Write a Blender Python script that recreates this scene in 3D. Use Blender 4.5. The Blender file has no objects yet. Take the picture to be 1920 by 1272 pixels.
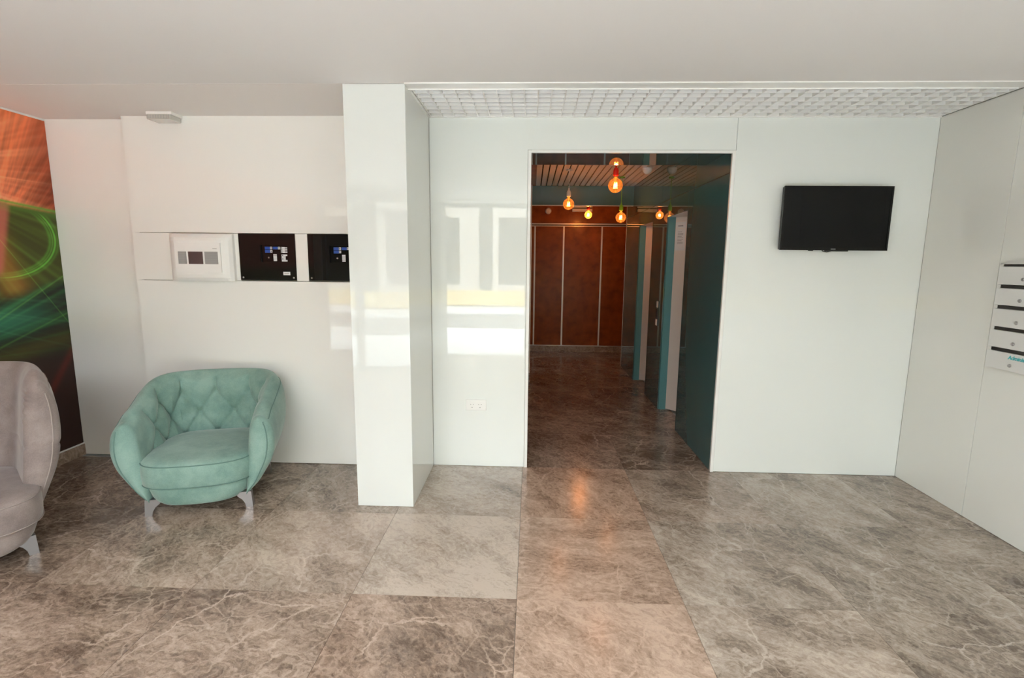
import bpy, bmesh, math, random
import numpy as np
from mathutils import Vector, Matrix
random.seed(7)
sc = bpy.context.scene
col = sc.collection

# ------------------------------------------------------------------ camera
YAW, PITCH, ROLL, F = .0368, .1519, .0097, 959.2573
cam = bpy.data.cameras.new('camera'); camo = bpy.data.objects.new('camera', cam); col.objects.link(camo)
cam.sensor_width = 36; cam.lens = F / 1920 * 36; cam.clip_start = .02; cam.clip_end = 500
fwd = Vector((-math.sin(YAW) * math.cos(PITCH), math.cos(YAW) * math.cos(PITCH), -math.sin(PITCH)))
r0 = Vector((math.cos(YAW), math.sin(YAW), 0)); u0 = r0.cross(fwd)
rt = r0 * math.cos(ROLL) + u0 * math.sin(ROLL); up = u0 * math.cos(ROLL) - r0 * math.sin(ROLL)
m = Matrix.Identity(4)
for i in range(3):
    m[i][0], m[i][1], m[i][2] = rt[i], up[i], -fwd[i]
m[0][3], m[1][3], m[2][3] = 0, 0, 1.5
camo.matrix_world = m
sc.camera = camo

# ------------------------------------------------------------------ world, light, exposure
sc.view_settings.view_transform = 'Standard'; sc.view_settings.look = 'None'
sc.view_settings.gamma = 1; sc.view_settings.use_curve_mapping = False
sc.view_settings.exposure = 0.74
sc.cycles.use_denoising = True
sc.cycles.max_bounces = 9; sc.cycles.diffuse_bounces = 6; sc.cycles.glossy_bounces = 4
sc.cycles.transparent_max_bounces = 16
sc.cycles.sample_clamp_indirect = 8
SKY = 9.0
BULB = 2.3
w = bpy.data.worlds.new('overcast'); sc.world = w; w.use_nodes = True
nt = w.node_tree; nt.nodes.clear()
wo = nt.nodes.new('ShaderNodeOutputWorld'); bg = nt.nodes.new('ShaderNodeBackground')
bg.inputs[0].default_value = (.94, .98, 1.02, 1); bg.inputs[1].default_value = SKY
nt.links.new(bg.outputs[0], wo.inputs[0])
pl = bpy.data.lights.new('shopfront_portal', 'AREA'); pl.shape = 'RECTANGLE'; pl.size = 6.0; pl.size_y = 2.4
pl.cycles.is_portal = True
po = bpy.data.objects.new('shopfront_portal', pl); col.objects.link(po)
po.location = (-.39, -.93, 1.2); po.rotation_euler = (math.radians(90), 0, 0)

# ------------------------------------------------------------------ dimensions
XL, XR = -3.404, 2.62          # lobby side walls
YF, YB = -.9, 3.578            # shopfront and back wall
ZC = 2.4425                    # lobby ceiling
DX0, DX1, DZ = -.035, 1.335, 2.2334   # doorway
CX0, CX1 = -.013, 1.313        # corridor faces
CZ = 2.469
YE = 8.5                       # corridor end wall
YEDGE = 2.915

# ------------------------------------------------------------------ materials
def nodes(name):
    mt = bpy.data.materials.new(name); mt.use_nodes = True
    return mt, mt.node_tree, mt.node_tree.nodes['Principled BSDF']
def mat(name, c, rough=.5, metal=0, coat=0, coat_r=.02, emit=None, es=0, bump=None, mott=None, spec=.5, sheen=0, aniso=0):
    mt, nt, b = nodes(name)
    b.inputs['Base Color'].default_value = (*c, 1); b.inputs['Roughness'].default_value = rough
    b.inputs['Metallic'].default_value = metal; b.inputs['Coat Weight'].default_value = coat
    b.inputs['Coat Roughness'].default_value = coat_r; b.inputs['Specular IOR Level'].default_value = spec
    b.inputs['Sheen Weight'].default_value = sheen; b.inputs['Anisotropic'].default_value = aniso
    if emit: b.inputs['Emission Color'].default_value = (*emit, 1); b.inputs['Emission Strength'].default_value = es
    tc = nt.nodes.new('ShaderNodeTexCoord')
    if mott:
        sc_, amt = mott
        n = nt.nodes.new('ShaderNodeTexNoise'); n.inputs['Scale'].default_value = sc_; n.inputs['Detail'].default_value = 6
        nt.links.new(tc.outputs['Object'], n.inputs['Vector'])
        mr = nt.nodes.new('ShaderNodeMapRange'); mr.inputs['From Min'].default_value = .3; mr.inputs['From Max'].default_value = .7
        mr.inputs['To Min'].default_value = 1 - amt; mr.inputs['To Max'].default_value = 1 + amt
        nt.links.new(n.outputs[0], mr.inputs[0])
        vm = nt.nodes.new('ShaderNodeVectorMath'); vm.operation = 'SCALE'; vm.inputs[0].default_value = c
        nt.links.new(mr.outputs[0], vm.inputs['Scale']); nt.links.new(vm.outputs[0], b.inputs['Base Color'])
    if bump:
        sc_, st, dist = bump
        n = nt.nodes.new('ShaderNodeTexNoise'); n.inputs['Scale'].default_value = sc_; n.inputs['Detail'].default_value = 4
        nt.links.new(tc.outputs['Object'], n.inputs['Vector'])
        bp = nt.nodes.new('ShaderNodeBump'); bp.inputs['Strength'].default_value = st; bp.inputs['Distance'].default_value = dist
        nt.links.new(n.outputs[0], bp.inputs['Height']); nt.links.new(bp.outputs[0], b.inputs['Normal'])
    return mt

M = {}
M['white_glass'] = mat('white_glass', (.83, .865, .845), .45, coat=1, coat_r=.015, spec=.2)
M['column_glass_dimmed'] = mat('column_glass_dimmed', (.72, .75, .735), .45, coat=1, coat_r=.015, spec=.2)  # white glass darkened to offset the strong daylight on the column front
M['door_white'] = mat('door_white', (.70, .70, .68), .4)
M['niche_glass'] = mat('niche_glass', (.89, .89, .865), .45, coat=1, coat_r=.02, spec=.2)
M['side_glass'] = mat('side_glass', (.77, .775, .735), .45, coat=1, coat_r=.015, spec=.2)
M['joint'] = mat('joint', (.42, .42, .39), .8)
M['ceiling_paint'] = mat('ceiling_paint', (.82, .80, .785), .75, bump=(90, .05, .002))
M['soffit_paint'] = mat('soffit_paint', (.86, .82, .79), .75)
M['white_plastic'] = mat('white_plastic', (.90, .895, .88), .4)
M['grille'] = mat('grille', (.90, .89, .87), .4)
M['plenum'] = mat('plenum', (.05, .05, .05), .9)
M['alu_white'] = mat('alu_white', (.88, .88, .86), .3, coat=.3)
M['teal_glass'] = mat('teal_glass', (.058, .145, .155), .0, spec=1.0)
M['teal_edge'] = mat('teal_edge', (.11, .29, .32), .35, coat=.5)
M['steel'] = mat('steel', (.86, .76, .72), .42, metal=.15, bump=None)
M['steel_trim'] = mat('steel_trim', (.60, .52, .46), .35, metal=.6)
M['wood'] = mat('wood', (.27, .062, .009), .38, coat=.22, coat_r=.2, mott=(7, .3), spec=.12)
M['black_glass'] = mat('black_glass', (.006, .006, .006), .25, coat=.35, coat_r=.01, spec=.1)
M['tv_screen'] = mat('tv_screen', (.005, .0055, .006), .18, coat=.25, coat_r=.01, spec=.1)
M['black'] = mat('black', (.012, .012, .013), .4)
M['dark_gap'] = mat('dark_gap', (.03, .026, .022), .9)
M['paper'] = mat('paper', (.80, .80, .82), .8)
M['ink'] = mat('ink', (.12, .14, .18), .8)
M['grey_print'] = mat('grey_print', (.42, .41, .40), .5)
M['grey_grille'] = mat('grey_grille', (.33, .325, .32), .6)
M['dim_display'] = mat('dim_display', (.085, .065, .068), .25, coat=.6)
M['blue'] = mat('blue', (.012, .075, .42), .35)
M['chrome'] = mat('chrome', (.40, .38, .38), .3, metal=1)
M['screw'] = mat('screw', (.55, .55, .55), .3, metal=1)
M['red_plastic'] = mat('red_plastic', (.72, .02, .01), .35)
M['green_plastic'] = mat('green_plastic', (.22, .52, .03), .35)
M['white_socket'] = mat('white_socket', (.82, .76, .68), .35)
M['brass'] = mat('brass', (.75, .50, .22), .3, metal=1)
M['filament'] = mat('filament', (1, .6, .3), .5, emit=(1.0, .50, .16), es=5)
M['slat'] = mat('slat', (.80, .73, .67), .35)
M['teal_text'] = mat('teal_text', (.02, .38, .42), .6)
M['clear'] = mat('clear', (.55, .54, .50), .12, coat=1)
M['snow'] = mat('snow', (.80, .82, .84), .9)
M['road'] = mat('road', (.16, .16, .17), .9)
M['facade'] = mat('facade', (.55, .50, .42), .8)
M['yellow'] = mat('yellow', (.80, .58, .10), .7)
M['poster_grey'] = mat('poster_grey', (.20, .20, .21), .7)
M['frame_dark'] = mat('frame_dark', (.10, .10, .11), .4)

def fabric(name, c, c2):
    mt, nt, b = nodes(name)
    tc = nt.nodes.new('ShaderNodeTexCoord')
    n = nt.nodes.new('ShaderNodeTexNoise'); n.inputs['Scale'].default_value = 5; n.inputs['Detail'].default_value = 8; n.inputs['Roughness'].default_value = .65
    n2 = nt.nodes.new('ShaderNodeTexNoise'); n2.inputs['Scale'].default_value = 220; n2.inputs['Detail'].default_value = 2
    nt.links.new(tc.outputs['Object'], n.inputs['Vector']); nt.links.new(tc.outputs['Object'], n2.inputs['Vector'])
    ad = nt.nodes.new('ShaderNodeMath'); ad.operation = 'MULTIPLY_ADD'; ad.inputs[1].default_value = .28
    nt.links.new(n2.outputs[0], ad.inputs[0]); nt.links.new(n.outputs[0], ad.inputs[2])
    cr = nt.nodes.new('ShaderNodeValToRGB'); cr.color_ramp.elements[0].position = .48; cr.color_ramp.elements[1].position = .80
    cr.color_ramp.elements[0].color = (*c2, 1); cr.color_ramp.elements[1].color = (*c, 1)
    nt.links.new(ad.outputs[0], cr.inputs[0]); nt.links.new(cr.outputs[0], b.inputs['Base Color'])
    b.inputs['Roughness'].default_value = .85; b.inputs['Sheen Weight'].default_value = .35
    b.inputs['Sheen Roughness'].default_value = .4; b.inputs['Specular IOR Level'].default_value = .15
    bp = nt.nodes.new('ShaderNodeBump'); bp.inputs['Strength'].default_value = .25; bp.inputs['Distance'].default_value = .004
    nt.links.new(ad.outputs[0], bp.inputs['Height']); nt.links.new(bp.outputs[0], b.inputs['Normal'])
    return mt
M['teal_fabric'] = fabric('teal_fabric', (.27, .405, .355), (.16, .275, .24))
M['grey_fabric'] = fabric('grey_fabric', (.34, .28, .262), (.215, .172, .162))

M['teal_seam_shade'] = mat('teal_seam_shade', (.12, .215, .19), .9)  # teal darkened so the piping reads as a seam in shadow
M['grey_seam'] = mat('grey_seam', (.33, .275, .255), .9)
def bulb_glass():
    mt = bpy.data.materials.new('amber_glass'); mt.use_nodes = True; nt = mt.node_tree; nt.nodes.clear()
    o = nt.nodes.new('ShaderNodeOutputMaterial'); mx = nt.nodes.new('ShaderNodeMixShader')
    t = nt.nodes.new('ShaderNodeBsdfTransparent'); t.inputs[0].default_value = (1, .72, .42, 1)
    g = nt.nodes.new('ShaderNodeBsdfGlossy'); g.inputs['Roughness'].default_value = .02
    fr = nt.nodes.new('ShaderNodeFresnel'); fr.inputs[0].default_value = 1.5
    nt.links.new(fr.outputs[0], mx.inputs[0]); nt.links.new(t.outputs[0], mx.inputs[1]); nt.links.new(g.outputs[0], mx.inputs[2])
    tl = nt.nodes.new('ShaderNodeBsdfTranslucent'); tl.inputs[0].default_value = (1, .55, .2, 1)
    m2 = nt.nodes.new('ShaderNodeMixShader'); m2.inputs[0].default_value = .05
    nt.links.new(mx.outputs[0], m2.inputs[1]); nt.links.new(tl.outputs[0], m2.inputs[2])
    nt.links.new(m2.outputs[0], o.inputs[0]); return mt
M['amber_glass'] = bulb_glass()

def pane_glass():
    mt = bpy.data.materials.new('tinted_pane'); mt.use_nodes = True; nt = mt.node_tree; nt.nodes.clear()
    o = nt.nodes.new('ShaderNodeOutputMaterial'); mx = nt.nodes.new('ShaderNodeMixShader'); mx.inputs[0].default_value = .06
    t = nt.nodes.new('ShaderNodeBsdfTransparent'); t.inputs[0].default_value = (.72, .74, .73, 1)
    g = nt.nodes.new('ShaderNodeBsdfGlossy'); g.inputs['Roughness'].default_value = .02
    nt.links.new(t.outputs[0], mx.inputs[1]); nt.links.new(g.outputs[0], mx.inputs[2]); nt.links.new(mx.outputs[0], o.inputs[0])
    return mt
M['pane'] = pane_glass()

def marble(name, rough=.10):
    mt, nt, b = nodes(name); L = nt.links.new; N = nt.nodes.new
    tc = N('ShaderNodeTexCoord'); oi = N('ShaderNodeObjectInfo')
    sc_ = N('ShaderNodeVectorMath'); sc_.operation = 'SCALE'; sc_.inputs[0].default_value = (37, 53, 11)
    L(oi.outputs['Random'], sc_.inputs['Scale'])
    rot = N('ShaderNodeVectorRotate'); rot.rotation_type = 'Z_AXIS'
    rm = N('ShaderNodeMath'); rm.operation = 'MULTIPLY'; rm.inputs[1].default_value = 1.1
    L(oi.outputs['Random'], rm.inputs[0]); L(rm.outputs[0], rot.inputs['Angle']); L(tc.outputs['Object'], rot.inputs['Vector'])
    P = N('ShaderNodeVectorMath'); P.operation = 'ADD'; L(rot.outputs[0], P.inputs[0]); L(sc_.outputs[0], P.inputs[1])
    # warp
    wn = N('ShaderNodeTexNoise'); wn.inputs['Scale'].default_value = 5; wn.inputs['Detail'].default_value = 9; wn.inputs['Roughness'].default_value = .65; L(P.outputs[0], wn.inputs['Vector'])
    ws = N('ShaderNodeVectorMath'); ws.operation = 'MULTIPLY_ADD'; ws.inputs[1].default_value = (.16, .16, .16); L(wn.outputs['Color'], ws.inputs[0]); L(P.outputs[0], ws.inputs[2])
    st = N('ShaderNodeVectorMath'); st.operation = 'MULTIPLY'; st.inputs[1].default_value = (.62, 1.5, 1); L(ws.outputs[0], st.inputs[0])
    # broad clouds
    n1 = N('ShaderNodeTexNoise'); n1.inputs['Scale'].default_value = 3.4; n1.inputs['Detail'].default_value = 9; n1.inputs['Roughness'].default_value = .68; L(st.outputs[0], n1.inputs['Vector'])
    # fine mottling
    n2 = N('ShaderNodeTexNoise'); n2.inputs['Scale'].default_value = 46; n2.inputs['Detail'].default_value = 8; n2.inputs['Roughness'].default_value = .75; L(st.outputs[0], n2.inputs['Vector'])
    a = N('ShaderNodeMath'); a.operation = 'MULTIPLY_ADD'; a.inputs[1].default_value = .95; L(n2.outputs[0], a.inputs[0]); L(n1.outputs[0], a.inputs[2])
    tone = N('ShaderNodeSeparateColor'); L(oi.outputs['Color'], tone.inputs[0])   # R: tone shift of the slab, G: warmth
    a2 = N('ShaderNodeMath'); a2.operation = 'ADD'; L(a.outputs[0], a2.inputs[0])
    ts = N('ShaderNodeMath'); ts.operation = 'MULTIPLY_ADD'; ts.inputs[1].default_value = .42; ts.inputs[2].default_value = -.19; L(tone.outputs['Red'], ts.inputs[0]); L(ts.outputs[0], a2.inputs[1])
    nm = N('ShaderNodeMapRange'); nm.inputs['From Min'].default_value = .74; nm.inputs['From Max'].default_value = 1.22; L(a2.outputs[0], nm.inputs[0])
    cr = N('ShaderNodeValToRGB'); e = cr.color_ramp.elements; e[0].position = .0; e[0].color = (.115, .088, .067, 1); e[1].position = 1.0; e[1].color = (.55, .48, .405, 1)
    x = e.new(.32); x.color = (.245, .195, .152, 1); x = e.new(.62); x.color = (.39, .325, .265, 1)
    L(nm.outputs[0], cr.inputs[0])
    # veins: net of fine lines + few broad ones
    def vein(scale, width, amt, seed):
        v = N('ShaderNodeTexVoronoi'); v.feature = 'DISTANCE_TO_EDGE'; v.inputs['Scale'].default_value = scale
        o = N('ShaderNodeVectorMath'); o.operation = 'ADD'; o.inputs[1].default_value = (seed, seed * .7, 0); L(ws.outputs[0], o.inputs[0])
        L(o.outputs[0], v.inputs['Vector'])
        mr = N('ShaderNodeMapRange'); mr.interpolation_type = 'SMOOTHSTEP'; mr.inputs['From Min'].default_value = 0; mr.inputs['From Max'].default_value = width
        mr.inputs['To Min'].default_value = amt; mr.inputs['To Max'].default_value = 0; L(v.outputs['Distance'], mr.inputs[0])
        g = N('ShaderNodeTexNoise'); g.inputs['Scale'].default_value = 4; g.inputs['Detail'].default_value = 4; L(o.outputs[0], g.inputs['Vector'])
        gm = N('ShaderNodeMapRange'); gm.inputs['From Min'].default_value = .40; gm.inputs['From Max'].default_value = .62; L(g.outputs[0], gm.inputs[0])
        mu = N('ShaderNodeMath'); mu.operation = 'MULTIPLY'; L(mr.outputs[0], mu.inputs[0]); L(gm.outputs[0], mu.inputs[1])
        return mu.outputs[0]
    v1 = vein(7, .05, .50, 3.1); v2 = vein(1.7, .013, .75, 8.7); v3 = vein(17, .16, .30, 1.7)
    s1 = N('ShaderNodeMath'); s1.operation = 'MAXIMUM'; L(v1, s1.inputs[0]); L(v2, s1.inputs[1])
    s2 = N('ShaderNodeMath'); s2.operation = 'MAXIMUM'; L(s1.outputs[0], s2.inputs[0]); L(v3, s2.inputs[1])
    mx = N('ShaderNodeMix'); mx.data_type = 'RGBA'; L(s2.outputs[0], mx.inputs['Factor']); L(cr.outputs[0], mx.inputs['A']); mx.inputs['B'].default_value = (.60, .52, .44, 1)
    # warmth
    wm = N('ShaderNodeMix'); wm.data_type = 'RGBA'; wm.blend_type = 'MULTIPLY'; L(tone.outputs['Green'], wm.inputs['Factor']); L(mx.outputs['Result'], wm.inputs['A']); wm.inputs['B'].default_value = (1.12, .90, .80, 1)
    L(wm.outputs['Result'], b.inputs['Base Color'])
    b.inputs['Roughness'].default_value = rough; b.inputs['Specular IOR Level'].default_value = .5
    bp = N('ShaderNodeBump'); bp.inputs['Strength'].default_value = .012; bp.inputs['Distance'].default_value = .002
    L(n2.outputs[0], bp.inputs['Height']); L(bp.outputs[0], b.inputs['Normal'])
    return mt
M['marble'] = marble('marble', .19)

# ------------------------------------------------------------------ helpers
def wmat(o):
    mm = Matrix.LocRotScale(o.location, o.rotation_euler, o.scale)
    return wmat(o.parent) @ mm if o.parent else mm
def link(name, me, material, parent=None, world=True, smooth=False, **props):
    if parent and world: me.transform(wmat(parent).inverted())
    if material and not me.materials: me.materials.append(M[material])
    o = bpy.data.objects.new(name, me); col.objects.link(o)
    if parent: o.parent = parent
    if smooth:
        for p in me.polygons: p.use_smooth = True
    for k, v in props.items(): o[k] = v
    return o
def obj(name, bm, material, parent=None, world=True, smooth=False, **props):
    bmesh.ops.recalc_face_normals(bm, faces=bm.faces)
    me = bpy.data.meshes.new(name); bm.to_mesh(me); bm.free()
    return link(name, me, material, parent, world, smooth, **props)
def empty(name, loc=(0, 0, 0), rz=0, label=None, category=None, group=None, kind=None):
    o = bpy.data.objects.new(name, None); col.objects.link(o); o.location = loc; o.rotation_euler = (0, 0, rz)
    o.empty_display_size = .1
    for k, v in (('label', label), ('category', category), ('group', group), ('kind', kind)):
        if v: o[k] = v
    return o
def BM(): return bmesh.new()
def box(bm, x0, x1, y0, y1, z0, z1, bev=0):
    x0, x1 = min(x0, x1), max(x0, x1); y0, y1 = min(y0, y1), max(y0, y1); z0, z1 = min(z0, z1), max(z0, z1)
    vs = [bm.verts.new((x, y, z)) for x in (x0, x1) for y in (y0, y1) for z in (z0, z1)]
    q = [(0, 1, 3, 2), (4, 6, 7, 5), (0, 4, 5, 1), (2, 3, 7, 6), (0, 2, 6, 4), (1, 5, 7, 3)]
    fs = [bm.faces.new([vs[i] for i in f]) for f in q]
    if bev:
        es = list({e for f in fs for e in f.edges})
        bmesh.ops.recalc_face_normals(bm, faces=fs)
        bmesh.ops.bevel(bm, geom=es, offset=bev, segments=2, profile=.6, affect='EDGES')
    return bm
def boxes(*bs, bev=0):
    bm = BM()
    for b in bs: box(bm, *b, bev=bev)
    return bm
def cyl(bm, c, r, h, axis='z', n=20, r2=None):
    r2 = r if r2 is None else r2; A, B = [], []
    for i in range(n):
        a = 2 * math.pi * i / n; p, q = math.cos(a), math.sin(a)
        for lst, rr, t in ((A, r, 0), (B, r2, h)):
            v = {'z': (p * rr, q * rr, t), 'y': (p * rr, t, q * rr), 'x': (t, p * rr, q * rr)}[axis]
            lst.append(bm.verts.new((c[0] + v[0], c[1] + v[1], c[2] + v[2])))
    for i in range(n):
        j = (i + 1) % n; bm.faces.new((A[i], A[j], B[j], B[i]))
    bm.faces.new(A[::-1]); bm.faces.new(B); return bm
def lathe(bm, c, prof, n=28, axis='z'):
    rings = []
    for r, t in prof:
        ring = []
        for i in range(n):
            a = 2 * math.pi * i / n
            v = (r * math.cos(a), r * math.sin(a), t) if axis == 'z' else (r * math.cos(a), t, r * math.sin(a)) if axis == 'y' else (t, r * math.cos(a), r * math.sin(a))
            ring.append(bm.verts.new((c[0] + v[0], c[1] + v[1], c[2] + v[2])))
        rings.append(ring)
    for a, b in zip(rings, rings[1:]):
        for i in range(n):
            j = (i + 1) % n; bm.faces.new((a[i], a[j], b[j], b[i]))
    bm.faces.new(rings[0][::-1]); bm.faces.new(rings[-1]); return bm
def tube(bm, pts, r, n=8, closed=False):
    pts = [Vector(p) for p in pts]; rings = []
    N_ = len(pts); ref = None
    for i, p in enumerate(pts):
        a = pts[i - 1] if (i > 0 or closed) else p; b = pts[(i + 1) % N_] if (i < N_ - 1 or closed) else p
        t = (b - a).normalized()
        if ref is None: ref = t.orthogonal().normalized()
        ref = (ref - t * ref.dot(t)).normalized(); bi = t.cross(ref)
        rings.append([bm.verts.new(p + (ref * math.cos(2 * math.pi * k / n) + bi * math.sin(2 * math.pi * k / n)) * r) for k in range(n)])
    rg = range(N_ if closed else N_ - 1)
    for i in rg:
        a, b = rings[i], rings[(i + 1) % N_]
        for k in range(n):
            j = (k + 1) % n; bm.faces.new((a[k], a[j], b[j], b[k]))
    if not closed: bm.faces.new(rings[0][::-1]); bm.faces.new(rings[-1])
    return bm
def prism(bm, poly, t0, t1, axis='x'):
    def P(u, v, t): return {'x': (t, u, v), 'y': (u, t, v), 'z': (u, v, t)}[axis]
    A = [bm.verts.new(P(u, v, t0)) for u, v in poly]; B = [bm.verts.new(P(u, v, t1)) for u, v in poly]
    n = len(poly)
    for i in range(n): bm.faces.new((A[i], A[(i + 1) % n], B[(i + 1) % n], B[i]))
    bm.faces.new(A[::-1]); bm.faces.new(B); return bm

# ================================================================== FLOOR
floor = obj('floor', boxes((-4.4, 4.3, YF - .1, 9.0, -.12, -.012)), 'joint', kind='structure')
T = .745; X0, Y0 = -.045, 2.09
tm = bpy.data.meshes.new('tile'); bm = box(BM(), .0008, T - .0008, .0008, T - .0008, -.012, 0); bmesh.ops.recalc_face_normals(bm, faces=bm.faces); bm.to_mesh(tm); bm.free(); tm.materials.append(M['marble'])
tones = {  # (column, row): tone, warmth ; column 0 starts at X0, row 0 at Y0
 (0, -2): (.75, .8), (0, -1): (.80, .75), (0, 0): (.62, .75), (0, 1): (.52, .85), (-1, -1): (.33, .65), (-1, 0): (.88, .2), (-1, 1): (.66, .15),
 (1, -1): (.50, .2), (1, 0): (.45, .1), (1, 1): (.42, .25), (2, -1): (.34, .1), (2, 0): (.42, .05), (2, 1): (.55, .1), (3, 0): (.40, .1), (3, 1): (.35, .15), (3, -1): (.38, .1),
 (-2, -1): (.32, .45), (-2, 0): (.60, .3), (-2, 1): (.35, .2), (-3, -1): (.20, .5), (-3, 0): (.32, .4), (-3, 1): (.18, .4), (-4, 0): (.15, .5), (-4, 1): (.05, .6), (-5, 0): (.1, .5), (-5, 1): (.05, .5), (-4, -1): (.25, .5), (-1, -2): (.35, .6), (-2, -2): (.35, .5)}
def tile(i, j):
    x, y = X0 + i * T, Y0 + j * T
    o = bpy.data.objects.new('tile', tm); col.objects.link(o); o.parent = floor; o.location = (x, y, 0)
    tw = tones.get((i, j), (random.uniform(.3, .5) if j < 2 else random.uniform(.0, .25), random.uniform(.2, .6))); o.color = (tw[0], tw[1], 0, 1)  # tiles beyond the doorway coloured darker to deepen the corridor's dim light
    return o
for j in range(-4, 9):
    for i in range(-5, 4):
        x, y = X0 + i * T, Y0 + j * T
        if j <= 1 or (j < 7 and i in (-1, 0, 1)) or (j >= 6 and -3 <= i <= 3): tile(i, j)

# ================================================================== WALLS
# --- back wall
wb = obj('wall_back', boxes((-1.1, DX0 + .006, YB + .012, YB + .16, 0, 2.9), (DX0 + .006, DX1 - .008, YB + .012, YB + .016, DZ, 2.9), (DX1 - .008, XR + .15, YB + .012, YB + .16, 0, 2.9)), 'joint', kind='structure')
def gp(parent, *bs, mt='white_glass', bev=.0012, name='glass_panel'): return obj(name, boxes(*bs, bev=bev), mt, parent)
gp(wb, (-.70, DX0 - .002, YB, YB + .0115, .002, ZC), (DX0 - .002, 1.334, YB, YB + .0115, DZ + .002, ZC), bev=0)
gp(wb, (1.337, XR, YB, YB + .0115, .002, ZC))
# --- doorway frame
fr = .022
tr = obj('trim_1', boxes((DX0, DX0 + fr, YB - .006, YB + .016, 0, DZ), (DX1 - fr, DX1, YB - .006, YB + .016, 0, DZ), (DX0 + fr, DX1 - fr, YB - .006, YB + .016, DZ - fr * .8, DZ), bev=.002), 'alu_white', kind='structure')
# --- right wall
wr = obj('wall_right', boxes((XR + .012, XR + .15, YF, YB + .012, 0, 2.9)), 'joint', kind='structure')
ys = [YB, 3.0, 1.8, .6, YF]
for a, b in zip(ys, ys[1:]): gp(wr, (XR, XR + .0115, b + .0015, a - .0015, .002, ZC), mt='side_glass')
# --- left wall with printed mural
wl = obj('wall_left', boxes((XL - .15, XL - .004, YF, 3.8, 0, 2.9)), 'white_plastic', kind='structure')
obj('baseboard_left', boxes((XL - .004, XL + .010, YF, 3.62, 0, .088)), 'marble', kind='structure').color = (.35, .6, 0, 1)
obj('trim_2', boxes((XL - .004, XL + .012, YF, 3.62, .0885, .096)), 'white_plastic', kind='structure')

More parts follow.
